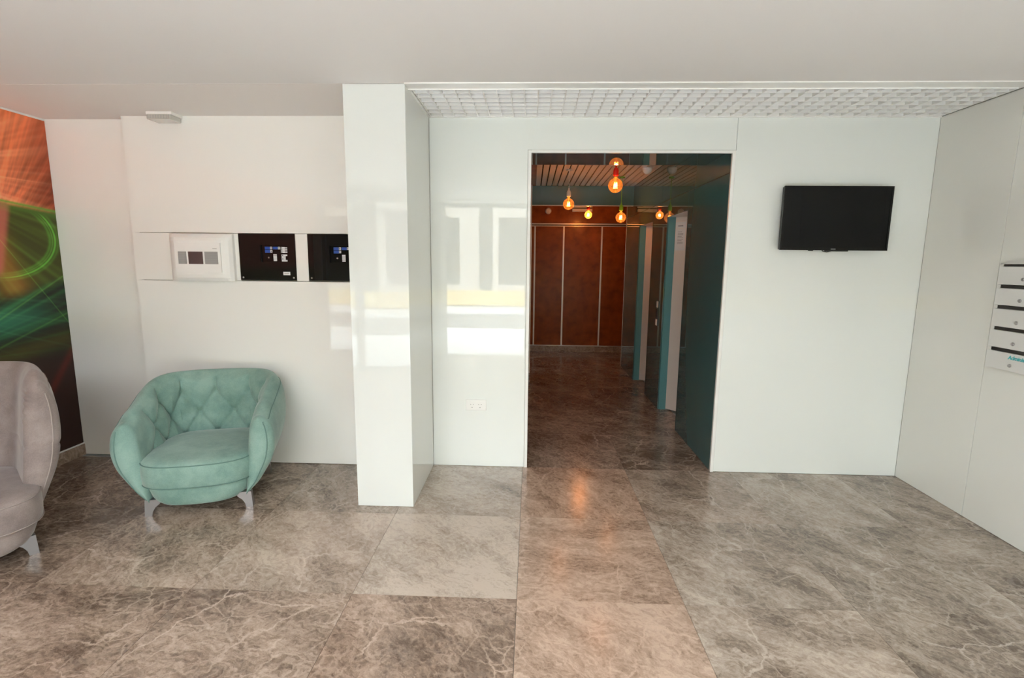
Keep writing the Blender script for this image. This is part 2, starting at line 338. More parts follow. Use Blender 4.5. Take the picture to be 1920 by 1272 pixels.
def mural_color(u, v):
    """u: metres from the corner with the glass wall, v: height. Abstract light-ray artwork."""
    def fan(cu, cv, freq, seed, sharp):
        a = np.arctan2(v - cv, u - cu); r = np.hypot(u - cu, v - cv)
        rs = np.random.RandomState(seed); s = 0
        for k in range(7):
            f = freq * (1 + k * .83); s = s + np.sin(a * f + rs.rand() * 6.28 + .6 * np.sin(r * (2 + k) + rs.rand() * 6)) / (1 + .35 * k)
        s = (s / 3 + 1) / 2
        return np.clip(s, 0, 1) ** sharp, r, a
    def glow(d, wd): return np.exp(-(d / wd) ** 2)
    ss = lambda x: np.clip(x, 0, 1) ** 2 * (3 - 2 * np.clip(x, 0, 1))
    H = u.shape; C = np.zeros(H + (3,))
    orange = np.array((.80, .20, .075)); dark = np.array((.30, .055, .025)); salmon = np.array((.84, .22, .15)); pale = np.array((.95, .50, .28))
    # orange upper fan
    f1, r1, a1 = fan(.62, 1.55, 23, 3, 1.5)
    f6, _, _ = fan(.58, 1.25, 70, 31, 1.6)
    f2, r2, _ = fan(.9, 2.0, 26, 5, 2.2)
    t = ss((u + .05) / .45)
    A = dark * (1 - t[..., None]) + orange * t[..., None]
    A = A * (.5 + .7 * f1[..., None] + .5 * f6[..., None]) + pale * (.32 * f2 * (.3 + t))[..., None]
    A += orange * (.35 * ss((v - 1.95) / .5))[..., None]
    A += salmon * (.55 * glow(np.hypot(u - .42, (v - 1.68) * .55), .17))[..., None]
    # green loop: filled region below the boundary line
    top = 1.815 + .10 * u
    loop_v = 1.585; cu = .30
    inside = ss((top - v) / .03)
    G = np.array((.060, .060, .012))[None, None] * np.ones(H + (1,))
    f3, r3, _ = fan(.75, 1.9, 18, 11, 2.5)
    G = G + np.array((.09, .20, .03)) * (f3 * .55)[..., None] + np.array((.30, .10, .02)) * (glow(u - .48 - (v - 1.6) * .4, .10))[..., None] * .8
    C = A * (1 - inside[..., None]) + G * inside[..., None]
    # salmon wedge on the left, narrowing downwards
    wedge = ss((u - (.32 + (1.75 - v) * .22)) / .05) * ss((v - 1.33) / .1)
    C = C * (1 - .8 * wedge[..., None] * inside[..., None]) + (salmon * .75) * (.8 * wedge * inside)[..., None]
    # bright green lines: boundary and the loop's outer arc
    gm = np.clip(glow(v - top, .008) * .75 + glow(v - top + .025, .03) * .3, 0, 1)[..., None]
    C = C * (1 - gm) + np.array((.13, .40, .05)) * gm
    ang = np.arctan2((v - 1.62) / .26, (u - .42) / .39); rr = np.hypot((u - .42) / .39, (v - 1.62) / .26)
    lower = ss((1.80 - v) / .05)
    for k, rad, wd, am in ((0, 1.0, .018, 1.0), (1, .95, .012, .5), (2, .90, .03, .35), (3, 1.06, .03, .25)):
        C += np.array((.10, .48, .05)) * (glow(rr - rad, wd) * am * lower * ss((.50 - u) / .2))[..., None]
    # below the loop: dark with green rays fanning to the upper right
    low = ss((1.40 - .14 * u / .45 - (v - 0) + .02 - .10 * (.45 - u)) / .10)
    f4, r4, a4 = fan(.95, .88, 24, 21, 3.0)
    f5, r5, _ = fan(1.4, 1.35, 60, 8, 3.5)
    fade = ss((v - .70) / .55)
    B = np.array((.014, .010, .007)) + np.array((.035, .20, .055)) * (f4 * 1.0 * fade)[..., None] + np.array((.04, .13, .06)) * (f5 * .6 * fade)[..., None]
    B += np.array((.02, .16, .09)) * (glow(v - 1.08 - .1 * (.4 - u), .09) * ss(u / .45) * .9)[..., None]
    B += np.array((.05, .045, .005)) * (glow(v - .86 - .15 * (.4 - u), .06) * .8)[..., None]
    B += np.array((.12, .008, .004)) * (glow((v - .55) - (.2 - u) * 1.3, .05) * .5)[..., None] + np.array((.025, .006, .004)) * ss((1.0 - v) / .4)[..., None]
    C = C * (1 - low[..., None]) + B * low[..., None]
    for sgn, v0, sl, am in ((1, 1.25, .55, .5), (1, 1.02, .35, .35), (-1, 1.30, -1.4, .4)):
        C += np.array((.10, .30, .05)) * (glow(v - (v0 - sl * (u - .2)), .006) * am * ss((v - .75) / .2))[..., None]
    return np.clip(C, 0, 1)
def mural(parent):
    uu = np.concatenate([np.arange(0, .5, .004), np.arange(.5, 4.52, .02)]); vv = np.arange(.096, ZC - .012, .005)
    vv = np.append(vv, ZC - .014)
    U, V = np.meshgrid(uu, vv)
    colr = mural_color(U, V).reshape(-1, 3); n, k = U.shape
    co = np.stack([np.full(U.shape, XL), 3.62 - U, V], -1).reshape(-1, 3)
    idx = np.arange(n * k).reshape(n, k)
    q = np.stack([idx[:-1, :-1], idx[1:, :-1], idx[1:, 1:], idx[:-1, 1:]], -1).reshape(-1, 4)
    me = bpy.data.meshes.new('mural_print'); me.vertices.add(len(co)); me.vertices.foreach_set('co', co.ravel())
    me.loops.add(q.size); me.loops.foreach_set('vertex_index', q.ravel()); me.polygons.add(len(q))
    me.polygons.foreach_set('loop_start', np.arange(0, q.size, 4)); me.polygons.foreach_set('loop_total', np.full(len(q), 4))
    me.update(calc_edges=True); me.validate()
    at = me.color_attributes.new('print', 'FLOAT_COLOR', 'POINT'); at.data.foreach_set('color', np.c_[colr, np.ones(len(colr))].ravel())
    mt, nt, b = nodes('mural_print'); a = nt.nodes.new('ShaderNodeVertexColor'); a.layer_name = 'print'
    nt.links.new(a.outputs[0], b.inputs['Base Color']); b.inputs['Roughness'].default_value = .4; b.inputs['Specular IOR Level'].default_value = .25
    me.materials.append(mt)
    o = link('mural_print', me, None); o['label'] = 'printed abstract mural of orange and green light rays on the left wall'; o['category'] = 'mural'
    return o
mural(wl)

# --- niche (back wall behind the armchair)
NX = -2.795; NY0, NY1 = 3.62, 3.545
wn_ = obj('wall_niche', boxes((XL - .15, -1.1, NY0 + .012, NY0 + .16, 0, 2.9), (NX + .03, -1.1, NY1 + .014, NY0 + .012, 0, 1.34), (NX + .03, -1.1, NY1 + .014, NY0 + .012, 1.68, 2.5), (NX + .03, -1.1, NY1 + .03, NY0 + .012, 1.34, 1.68)), 'joint', kind='structure')
gp(wn_, (XL, NX, NY0, NY0 + .0115, .004, ZC), mt='niche_glass')
gp(wn_, (NX, -.90, NY1, NY1 + .0135, .004, 1.340), (NX, NX + .012, NY1 + .0135, NY0, .004, 1.340), mt='niche_glass', bev=0)
gp(wn_, (NX, -.90, NY1, NY1 + .0135, 1.672, ZC), (NX, NX + .012, NY1 + .0135, NY0, 1.672, ZC), mt='niche_glass', bev=0)
gp(wn_, (NX, -2.515, NY1, NY1 + .0135, 1.343, 1.669), (NX, NX + .012, NY1 + .0135, NY0, 1.343, 1.669), mt='niche_glass', bev=0)
gp(wn_, (-2.512, -2.042, NY1, NY1 + .0135, 1.343, 1.669), mt='niche_glass')
gp(wn_, (-1.640, -1.555, NY1, NY1 + .0135, 1.343, 1.669), mt='niche_glass')

# --- column
PX0, PX1, PY = -1.044, -.702, 2.92
pil = obj('column', boxes((PX0 + .01, PX1 - .01, PY + .01, YB + .012, 0, ZC + .2)), 'joint', kind='structure')
gp(pil, (PX0, PX1, PY, PY + .0095, .002, ZC), mt='column_glass_dimmed')
gp(pil, (PX1 - .0095, PX1, PY + .0098, YB - .0005, .002, ZC), mt='side_glass')
gp(pil, (PX0, PX0 + .0095, PY + .0098, NY1 - .001, .002, ZC))

# --- front wall (shopfront behind the camera): piers, lintel, tinted panes, one open doorway
wf = obj('wall_front', boxes((XL - .15, XL + .12, YF - .2, YF, 0, 2.9), (XR - .12, XR + .15, YF - .2, YF, 0, 2.9), (XL + .12, XR - .12, YF - .2, YF, 2.40, 2.9)), 'white_plastic', kind='structure')  # opening raised almost to the ceiling to let more daylight in
xs = [XL + .12, -2.3, -1.36, -.10, 1.2, XR - .12]
for k, (a, b) in enumerate(zip(xs, xs[1:])):
    if k == 2: continue
    wi = obj('window_%d' % (k + 1), boxes((a, a + .05, YF - .09, YF - .03, .0, 2.40), (b - .05, b, YF - .09, YF - .03, .0, 2.40), (a + .05, b - .05, YF - .09, YF - .03, 0, .05), (a + .05, b - .05, YF - .09, YF - .03, 2.09, 2.14), (a + .05, b - .05, YF - .09, YF - .03, 2.36, 2.40)), 'frame_dark', kind='structure')
    obj('pane', boxes((a + .05, b - .05, YF - .065, YF - .059, .05, 2.09), (a + .05, b - .05, YF - .065, YF - .059, 2.14, 2.36)), 'pane', wi)  # upper transom panes are added for that extra daylight

# ================================================================== CEILINGS
obj('ceiling', boxes((XL - .15, XR + .15, YF - .2, YEDGE, ZC, ZC + .2)), 'ceiling_paint', kind='structure')
obj('ceiling_niche', boxes((XL - .15, PX0 + .005, YEDGE + .004, 3.8, ZC, ZC + .2), (PX0 + .005, PX1, YEDGE + .004, PY + .0, ZC + .001, ZC + .2)), 'soffit_paint', kind='structure')
obj('trim_3', boxes((PX1 + .0, XR - .05, YEDGE - .012, YEDGE + .075, ZC - .006, ZC + .03), (XR - .058, XR, YF, YEDGE + .075, ZC - .0055, ZC + .03), (PX1 + .0, XR - .05, YEDGE + .073, YEDGE + .078, ZC - .012, ZC + .03)), 'alu_white', kind='structure')
# open-cell grille
gr = obj('ceiling_grille', boxes((PX1 - .4, XR + .15, YEDGE, YB + .2, ZC + .33, ZC + .36), (PX1 - .4, XR + .15, YEDGE + .0, YEDGE + .02, ZC + .2, ZC + .34), (PX1 - .4, PX1 - .3, YEDGE, YB + .2, ZC + .2, ZC + .34)), 'plenum', kind='structure')
GX0, GX1, GY0, GY1 = PX1, XR, YEDGE + .078, YB
P_ = .0782; z0, z1 = ZC - .002, ZC + .043
bmx = bpy.data.meshes.new('grille_blade'); bm = box(BM(), GX0 + .012, GX1 - .012, -.003, .003, z0, z1); bmesh.ops.recalc_face_normals(bm, faces=bm.faces); bm.to_mesh(bmx); bm.free(); bmx.materials.append(M['grille'])
bmy = bpy.data.meshes.new('grille_blade'); bm = box(BM(), -.003, .003, GY0, GY1 - .002, z0 + .0007, z1 - .001); bmesh.ops.recalc_face_normals(bm, faces=bm.faces); bm.to_mesh(bmy); bm.free(); bmy.materials.append(M['grille'])
k = 0
while GY0 + .012 + k * P_ < GY1 - .01:
    o = bpy.data.objects.new('grille_blade', bmx); col.objects.link(o); o.parent = gr; o.location = (0, GY0 + .012 + k * P_, 0); k += 1
k = 0
while GX0 + .02 + k * P_ < GX1 - .01:
    o = bpy.data.objects.new('grille_blade', bmy); col.objects.link(o); o.parent = gr; o.location = (GX0 + .02 + k * P_, 0, 0); k += 1
obj('grille_edge', boxes((GX0, GX0 + .012, GY0, GY1, ZC - .004, ZC + .02), (GX0 + .012, GX1, GY1 - .012, GY1, ZC - .004, ZC + .012)), 'alu_white', gr)

# ================================================================== CORRIDOR
YS = 4.118   # end of the teal glass soffit
obj('ceiling_soffit', boxes((CX0, CX1, YB + .017, YS, DZ + .002, 2.9)), 'teal_glass', kind='structure')
slc = obj('ceiling_corridor', boxes((-.5, 1.5, YS, 6.9, CZ + .03, CZ + .1), (-1.6, 3.1, 6.95, YE + .1, CZ, CZ + .1)), 'plenum', kind='structure')
slm = bpy.data.meshes.new('slat'); bm = box(BM(), .0060, .0650, YS, 6.9, CZ, CZ + .012, bev=.002); bmesh.ops.recalc_face_normals(bm, faces=bm.faces); bm.to_mesh(slm); bm.free(); slm.materials.append(M['slat'])
for k in range(18):
    o = bpy.data.objects.new('slat', slm); col.objects.link(o); o.parent = slc; o.location = (.032 + k * .0712, 0, 0)
obj('ceiling_edge_strip', boxes((CX0, .034, YS, 6.9, CZ - .001, CZ + .015)), 'wood', slc)
bh = obj('wall_bulkhead', boxes((CX0 - .1, CX1 + .3, 6.905, 6.95, 2.226, 2.56)), 'teal_glass', kind='structure')
obj('trim_4', boxes((CX0, CX1, 6.903, 6.952, 2.218, 2.226)), 'steel_trim', kind='structure')
# corridor left wall
wcl = obj('wall_corridor_left', boxes((-.25, CX0 - .012, YB + .16, 6.80, 0, 2.56)), 'joint', kind='structure')
gp(wcl, (CX0 - .0115, CX0, YB + .018, 5.2, .003, 2.56), mt='teal_glass'); gp(wcl, (CX0 - .0115, CX0, 5.203, 6.78, .003, 2.56), mt='teal_glass')
obj('edge_strip', boxes((CX0 - .03, CX0 + .006, 6.78, 6.805, 0, 2.56)), 'steel_trim', wcl)
# corridor right wall with two lift recesses
N1 = (4.49, 5.157); N2 = (5.751, 6.469); NT = 1.935; YR = 7.346
wcr = obj('wall_corridor_right', boxes((CX1 + .012, CX1 + .4, YB + .16, N1[0], 0, 2.56), (CX1 + .012, CX1 + .4, N1[1] + .0, N2[0], 0, 2.56), (CX1 + .012, CX1 + .4, N2[1], YR, 0, 2.56),
    (CX1 + .012, CX1 + .4, N1[0], N1[1], NT + .01, 2.56), (CX1 + .012, CX1 + .4, N2[0], N2[1], NT + .01, 2.56), (CX1 + .25, CX1 + .4, N1[0], N1[1], 0, NT + .01), (CX1 + .25, CX1 + .4, N2[0], N2[1], 0, NT + .01)), 'joint', kind='structure')
def tp(*b): return obj('glass_panel', boxes(*b, bev=.001), 'teal_glass', wcr)
tp((CX1, CX1 + .0115, YB + .018, N1[0], .004, NT + .158)); tp((CX1, CX1 + .0115, N1[1], N2[0], .004, NT + .158)); tp((CX1, CX1 + .0115, N2[1], YR, .004, NT + .158))
tp((CX1, CX1 + .0115, N1[0] + .001, N1[1] - .001, NT, NT + .158)); tp((CX1, CX1 + .0115, N2[0] + .001, N2[1] - .001, NT, NT + .158))
tp((CX1, CX1 + .0115, YB + .018, 5.4, NT + .161, 2.56)); tp((CX1, CX1 + .0115, 5.402, YR, NT + .161, 2.56))
obj('edge_strip', boxes((CX1 - .001, CX1 + .02, N1[0] - .012, N1[0] + .004, .004, NT), (CX1 - .001, CX1 + .02, N2[0] - .012, N2[0] + .004, .004, NT)), 'dark_gap', wcr)
obj('edge_strip', boxes((CX1 - .002, CX1 + .02, YR - .004, YR + .012, 0, 2.56)), 'steel_trim', wcr)
for k, (a, b) in enumerate((N1, N2)):
    d = obj('door_%d' % (k + 1), boxes((CX1 + .185, CX1 + .2, a + .04, b - .13, .008, NT - .03)), 'steel', kind='structure')
    obj('jamb', boxes((CX1 + .012, CX1 + .082, b - .006, b, .003, NT)), 'teal_edge', d)
    bm = BM(); prism(bm, [(CX1 + .082, b - .004), (CX1 + .20, b - .135), (CX1 + .215, b - .12), (CX1 + .10, b - .002)], .012, NT - .002, 'z')
    obj('steel_frame', bm, 'steel', d)
    obj('jamb', boxes((CX1 + .012, CX1 + .2, a, a + .006, .003, NT)), 'teal_edge', d)
    obj('lintel', boxes((CX1 + .012, CX1 + .2, a, b, NT, NT + .009)), 'steel', d)
    obj('door_leaf', boxes((CX1 + .182, CX1 + .185, a + .045, (a + b) / 2 - .06, .02, NT - .04)), 'steel', d)
    obj('door_leaf', boxes((CX1 + .180, CX1 + .185, (a + b) / 2 - .058, b - .14, .02, NT - .04)), 'steel', d)
# far part of the corridor
obj('wall_end', boxes((-1.6, 3.1, YE + .03, YE + .12, 0, 2.6)), 'joint', kind='structure')
obj('wall_far_left', boxes((-1.6, -1.495, 6.8, YE + .12, 0, 2.6), (-1.5, -.25, 6.75, 6.80, 0, 2.6)), 'wood', kind='structure')
obj('wall_far_right', boxes((3.0, 3.1, YR - .1, YE + .12, 0, 2.6), (CX1 + .4, 3.0, YR - .1, YR, 0, 2.6)), 'wood', kind='structure')
sk = obj('baseboard_end', boxes((-1.5, 3.0, YE - .012, YE + .03, 0, .088)), 'marble', kind='structure'); sk.color = (.45, .5, 0, 1)
cup = empty('service_cupboard', (.8, YE, .09), label='brown wood cupboard front with pale metal trim across the corridor end', category='cupboard')
mull = [-1.33, -.72, -.11 + .155, .514, 1.13, 1.75, 2.37]
mull = [-1.35, -.72, .046, .514, 1.13, 1.75, 2.37]
for a, b in zip(mull, mull[1:]):
    d = obj('door_panel', boxes((a + .013, b - .013, YE + .004, YE + .022, .108, 2.056), bev=.002), 'wood', cup)
obj('carcass', boxes((-1.49, 2.99, YE + .023, YE + .029, .09, 2.46)), 'dark_gap', cup)
obj('top_panel', boxes((-1.49, 2.99, YE + .004, YE + .022, 2.112, 2.462), bev=.002), 'wood', cup)
obj('metal_trim', boxes((-1.49, 2.99, YE - .004, YE + .022, 2.088, 2.106)), 'steel_trim', cup)
obj('metal_trim', boxes((-1.36, 2.38, YE - .003, YE + .022, 2.058, 2.070)), 'steel_trim', cup)
obj('metal_trim', boxes((-1.36, 2.38, YE - .003, YE + .022, .092, .106)), 'steel_trim', cup)
for x in mull: obj('metal_trim', boxes((x - .012, x + .012, YE - .003, YE + .021, .106, 2.058)), 'steel_trim', cup)
# exit luminaire, detector at the end wall
lm = empty('wall_luminaire', (.797, YE, 2.30), label='slim white rectangular luminaire high on the corridor end wall', category='wall light')
obj('housing', boxes((.638, .955, YE - .05, YE + .004, 2.352, 2.387), bev=.004), 'white_plastic', lm)
obj('backplate', boxes((.65, .945, YE - .03, YE + .004, 2.33, 2.352)), 'dark_gap', lm)
obj('diffuser', boxes((.638, .955, YE - .06, YE + .004, 2.288, 2.335), bev=.006), 'white_plastic', lm)
bm = BM(); lathe(bm, (.253, YE + .004, 2.299), [(.050, 0), (.050, -.018), (.040, -.034), (.018, -.040), (.0, -.0401)][:-1], axis='y')
dt = obj('wall_sounder', bm, 'white_plastic', smooth=False, label='small round pale sounder on the orange panel at the corridor end', category='sounder')
bm = BM(); lathe(bm, (1.185, 5.58, CZ), [(.05, 0), (.05, -.02), (.042, -.045), (.025, -.06), (.008, -.066)])
se = obj('ceiling_detector', bm, 'white_plastic', smooth=True, label='white dome detector on the slatted corridor ceiling', category='detector')
# call buttons between the lifts
cp = empty('call_panel', (CX1, 5.33, .85), label='slim steel and black lift call panel between the two lift recesses', category='call panel')
obj('backplate', boxes((CX1 - .006, CX1, 5.305, 5.385, .845, 1.105), bev=.001), 'black', cp)
obj('button_plate', boxes((CX1 - .012, CX1 - .006, 5.31, 5.365, 1.035, 1.10), bev=.001), 'steel', cp)
obj('button_plate', boxes((CX1 - .012, CX1 - .006, 5.325, 5.38, .85, .912), bev=.001), 'steel', cp)
obj('indicator', boxes((CX1 - .010, CX1 - .006, 5.345, 5.385, .925, 1.02), bev=.001), 'black_glass', cp)
# paper notice on the first lift's steel frame (the splayed face)
nt_ = empty('paper_notice', (CX1 + .13, N1[1] - .07, 1.6), label='white paper notice taped inside the nearer lift recess', category='notice')
d0 = Vector((CX1 + .082, N1[1] - .004, 0)); dv = (Vector((CX1 + .20, N1[1] - .135, 0)) - d0).normalized(); nv = Vector((-dv.y, dv.x, 0)) * -1
if nv.y > 0: nv = -nv
def splay(s0, s1, z0, z1, off, th):
    bm = BM(); pts = []
    a, b = d0 + dv * s0, d0 + dv * s1
    poly = [(p + nv * o).to_2d() for p, o in ((a, off), (b, off), (b, off + th), (a, off + th))]
    return prism(bm, [(p.x, p.y) for p in poly], z0, z1, 'z')
obj('sheet', splay(.008, .112, 1.615, 1.82, .001, .001), 'paper', nt_)
obj('sheet', splay(.006, .116, 1.825, 1.885, .001, .001), 'paper', nt_)
bm = splay(.03, .085, 1.845, 1.852, .002, .0005)
for k in range(9):
    bm2 = splay(.03, .09 if k % 3 else .075, 1.79 - k * .014, 1.793 - k * .014, .002, .0005); me = bpy.data.meshes.new('t'); bm2.to_mesh(me); bm2.free(); bm.from_mesh(me); bpy.data.meshes.remove(me)
obj('print_lines', bm, 'ink', nt_, kind='stuff')

# ------------------------------------------------------------------ pendant lamps
def pendant(x, y, zb, r, sock, label, cordmat, ztop=CZ, power=BULB):
    t = empty('pendant_lamp', (x, y, zb), label=label, category='pendant lamp', group='bare-bulb pendants in the corridor')
    n = 16; prof = []
    for i in range(1, n):
        a = math.pi * i / n; prof.append((r * math.sin(a), -r * math.cos(a)))
    prof = [(.003, -r)] + [p for p in prof if not (p[1] > .8 * r and p[0] < .3 * r)] + [(.3 * r, r * 1.04), (.22 * r, r * 1.16)]
    bm = BM(); lathe(bm, (x, y, zb), prof, 32); obj('bulb', bm, 'amber_glass', t, smooth=True)
    bm = BM(); cyl(bm, (x, y, zb + r * 1.12), .2 * r, .3 * r); obj('bulb_cap', bm, 'brass', t)
    bm = BM(); lathe(bm, (x, y, zb + r * 1.3), [(.021, 0), (.023, .004), (.023, .045), (.018, .062), (.008, .07), (.007, .09)], 20); obj('lamp_socket', bm, sock, t, smooth=False)
    bm = BM(); tube(bm, [(x, y, zb + r * 1.3 + .088), (x, y, ztop + .0)], .0032, 6); obj('cord', bm, cordmat, t)
    bm = BM(); cyl(bm, (x, y, ztop - .012), .03, .012, n=20); obj('ceiling_cup', bm, sock, t)
    bm = BM()
    for k in range(5):
        a = k * 2 * math.pi / 5
        tube(bm, [(x + .012 * math.cos(a), y + .012 * math.sin(a), zb + r * .42), (x + .016 * math.cos(a + .3), y + .016 * math.sin(a + .3), zb - r * .42)], .0028, 5)
    obj('filament', bm, 'filament', t)
    bm = BM(); cyl(bm, (x, y, zb + r * .45), .006, r * .75, n=8, r2=.009); obj('stem', bm, 'brass', t)
    l = bpy.data.lights.new('bulb_light', 'POINT'); l.energy = power; l.color = (1, .42, .13); l.shadow_soft_size = .014
    lo = bpy.data.objects.new('bulb_light', l); col.objects.link(lo); lo.parent = t; lo.location = (0, 0, 0)
    return t
pendant(.712, 4.60, 2.151, .062, 'red_plastic', 'amber globe bulb in a red socket, nearest the doorway', 'red_plastic')
pendant(.387, 5.70, 2.110, .060, 'white_socket', 'amber globe bulb in a white socket, leftmost pendant in the corridor', 'white_socket')
pendant(1.031, 6.17, 2.012, .060, 'green_plastic', 'amber globe bulb in a green socket, hanging before the brown end wall', 'green_plastic')
pendant(.803, 7.60, 2.165, .055, 'red_plastic', 'small distant bulb glowing under the white luminaire at the corridor end', 'red_plastic', power=BULB * 4)

# ================================================================== LOBBY OBJECTS
# --- television
tv = empty('television', (1.987, YB, 1.59), label='black flat-screen television mounted on the white glass wall', category='television')
tx0, tx1, tz0, tz1 = 1.640, 2.334, 1.588, 2.0
obj('housing', boxes((tx0 + .005, tx1 - .005, YB - .066, YB - .03, tz0 + .004, tz1 - .004), (tx0 + .12, tx1 - .12, YB - .03, YB - .012, tz0 + .06, tz1 - .09), bev=.004), 'black', tv)
obj('bezel', boxes((tx0, tx0 + .012, YB - .074, YB - .06, tz0, tz1), (tx1 - .012, tx1, YB - .074, YB - .06, tz0, tz1), (tx0 + .012, tx1 - .012, YB - .074, YB - .06, tz1 - .012, tz1), (tx0 + .012, tx1 - .012, YB - .074, YB - .06, tz0, tz0 + .017), bev=.0015), 'black_glass', tv)
obj('screen', boxes((tx0 + .012, tx1 - .012, YB - .070, YB - .064, tz0 + .017, tz1 - .012)), 'tv_screen', tv)
obj('sensor_strip', boxes((1.935, 2.085, YB - .071, YB - .058, tz0 - .007, tz0), bev=.002), 'black', tv)
obj('bump', boxes((1.83, 1.86, YB - .068, YB - .058, tz0 - .005, tz0 + .001), bev=.002), 'black', tv)
obj('maker_mark', boxes((1.970, 2.000, YB - .0748, YB - .0738, tz0 + .006, tz0 + .010)), 'grey_print', tv)
obj('wall_bracket', boxes((1.85, 2.12, YB - .014, YB, 1.68, 1.90)), 'black', tv)
bm = BM(); tube(bm, [(1.93, YB - .03, tz0 + .01), (1.945, YB - .028, tz0 - .006), (1.97, YB - .028, tz0 - .010), (2.0, YB - .028, tz0 - .004), (2.005, YB - .03, tz0 + .01)], .003, 6); obj('cable', bm, 'black', tv)
# --- double socket
so = empty('double_socket', (-.387, YB, .466), label='white double power socket low on the white glass wall', category='socket')
obj('cover_plate', boxes((-.460, -.313, YB - .010, YB, .425, .506), bev=.003), 'white_plastic', so)
for cx in (-.415, -.358):
    bm = BM(); lathe(bm, (cx, YB - .010, .466), [(.022, -.0025), (.024, -.0025), (.024, .0), (.022, .0)], 24, 'y')
    # ring: inner and outer
    rg = obj('socket_ring', bm, 'white_plastic', so)
    bm = BM()
    for dx, dz in ((-.0095, .006), (.0095, .006)): cyl(bm, (cx + dx, YB - .0132, .466 + dz), .0028, .001, 'y', 10)
    box(bm, cx - .003, cx + .003, YB - .0132, YB - .0125, .447, .452)
    obj('pin_hole', bm, 'grey_grille', so)

# --- white alarm panel box
al = empty('alarm_cabinet', (-2.29, NY1, 1.34), label='white plastic fire alarm control cabinet with three grey display windows', category='alarm panel')
bm = BM(); ax0, ax1, az0, az1 = -2.512, -2.068, 1.340, 1.662
nx_, nz_ = 24, 14; rows = []
for j in range(nz_ + 1):
    v = j / nz_; row = []
    for i in range(nx_ + 1):
        u = i / nx_; e = (1 - abs(2 * u - 1) ** 6); g = (1 - abs(2 * v - 1) ** 8)
        row.append(bm.verts.new((ax0 + (ax1 - ax0) * u, NY1 - .03 - .050 * e * (.45 + .55 * g) , az0 + (az1 - az0) * v)))
    rows.append(row)
for j in range(nz_):
    for i in range(nx_): bm.faces.new((rows[j][i], rows[j][i + 1], rows[j + 1][i + 1], rows[j + 1][i]))
edge = [rows[0][i] for i in range(nx_ + 1)] + [rows[j][nx_] for j in range(1, nz_ + 1)] + [rows[nz_][i] for i in range(nx_ - 1, -1, -1)] + [rows[j][0] for j in range(nz_ - 1, 0, -1)]
bk = [bm.verts.new((v.co.x, NY1 - .002, v.co.z)) for v in edge]
for i in range(len(edge)):
    j = (i + 1) % len(edge); bm.faces.new((edge[i], edge[j], bk[j], bk[i]))
bm.faces.new(bk)
obj('housing', bm, 'white_plastic', al)
yf = NY1 - .0805
obj('front_plate', boxes((-2.445, -2.125, yf - .003, yf + .004, 1.40, 1.60), bev=.0015), 'white_plastic', al)
obj('speaker_grille', boxes((-2.422, -2.364, yf - .0045, yf - .002, 1.457, 1.541)), 'grey_grille', al)
obj('display_window', boxes((-2.351, -2.249, yf - .0045, yf - .002, 1.457, 1.541)), 'dim_display', al)
obj('speaker_grille', boxes((-2.236, -2.144, yf - .0045, yf - .002, 1.457, 1.541)), 'grey_grille', al)
bm = BM()
for k in range(11): box(bm, -2.422, -2.364, yf - .0052, yf - .0045, 1.460 + k * .0073, 1.4625 + k * .0073); box(bm, -2.236, -2.144, yf - .0052, yf - .0045, 1.460 + k * .0073, 1.4625 + k * .0073)
obj('grille_bars', bm, 'grey_print', al, kind='stuff')
obj('maker_mark', boxes((-2.178, -2.148, yf - .0036, yf - .0028, 1.560, 1.564)), 'grey_print', al)
bm = BM()
for k in range(16): box(bm, ax0 + .03, ax1 - .03, NY1 - .0808, NY1 - .0800, az0 + .016 + k * .0185, az0 + .0168 + k * .0185)
obj('housing_ribs', bm, 'white_plastic', al, kind='stuff')

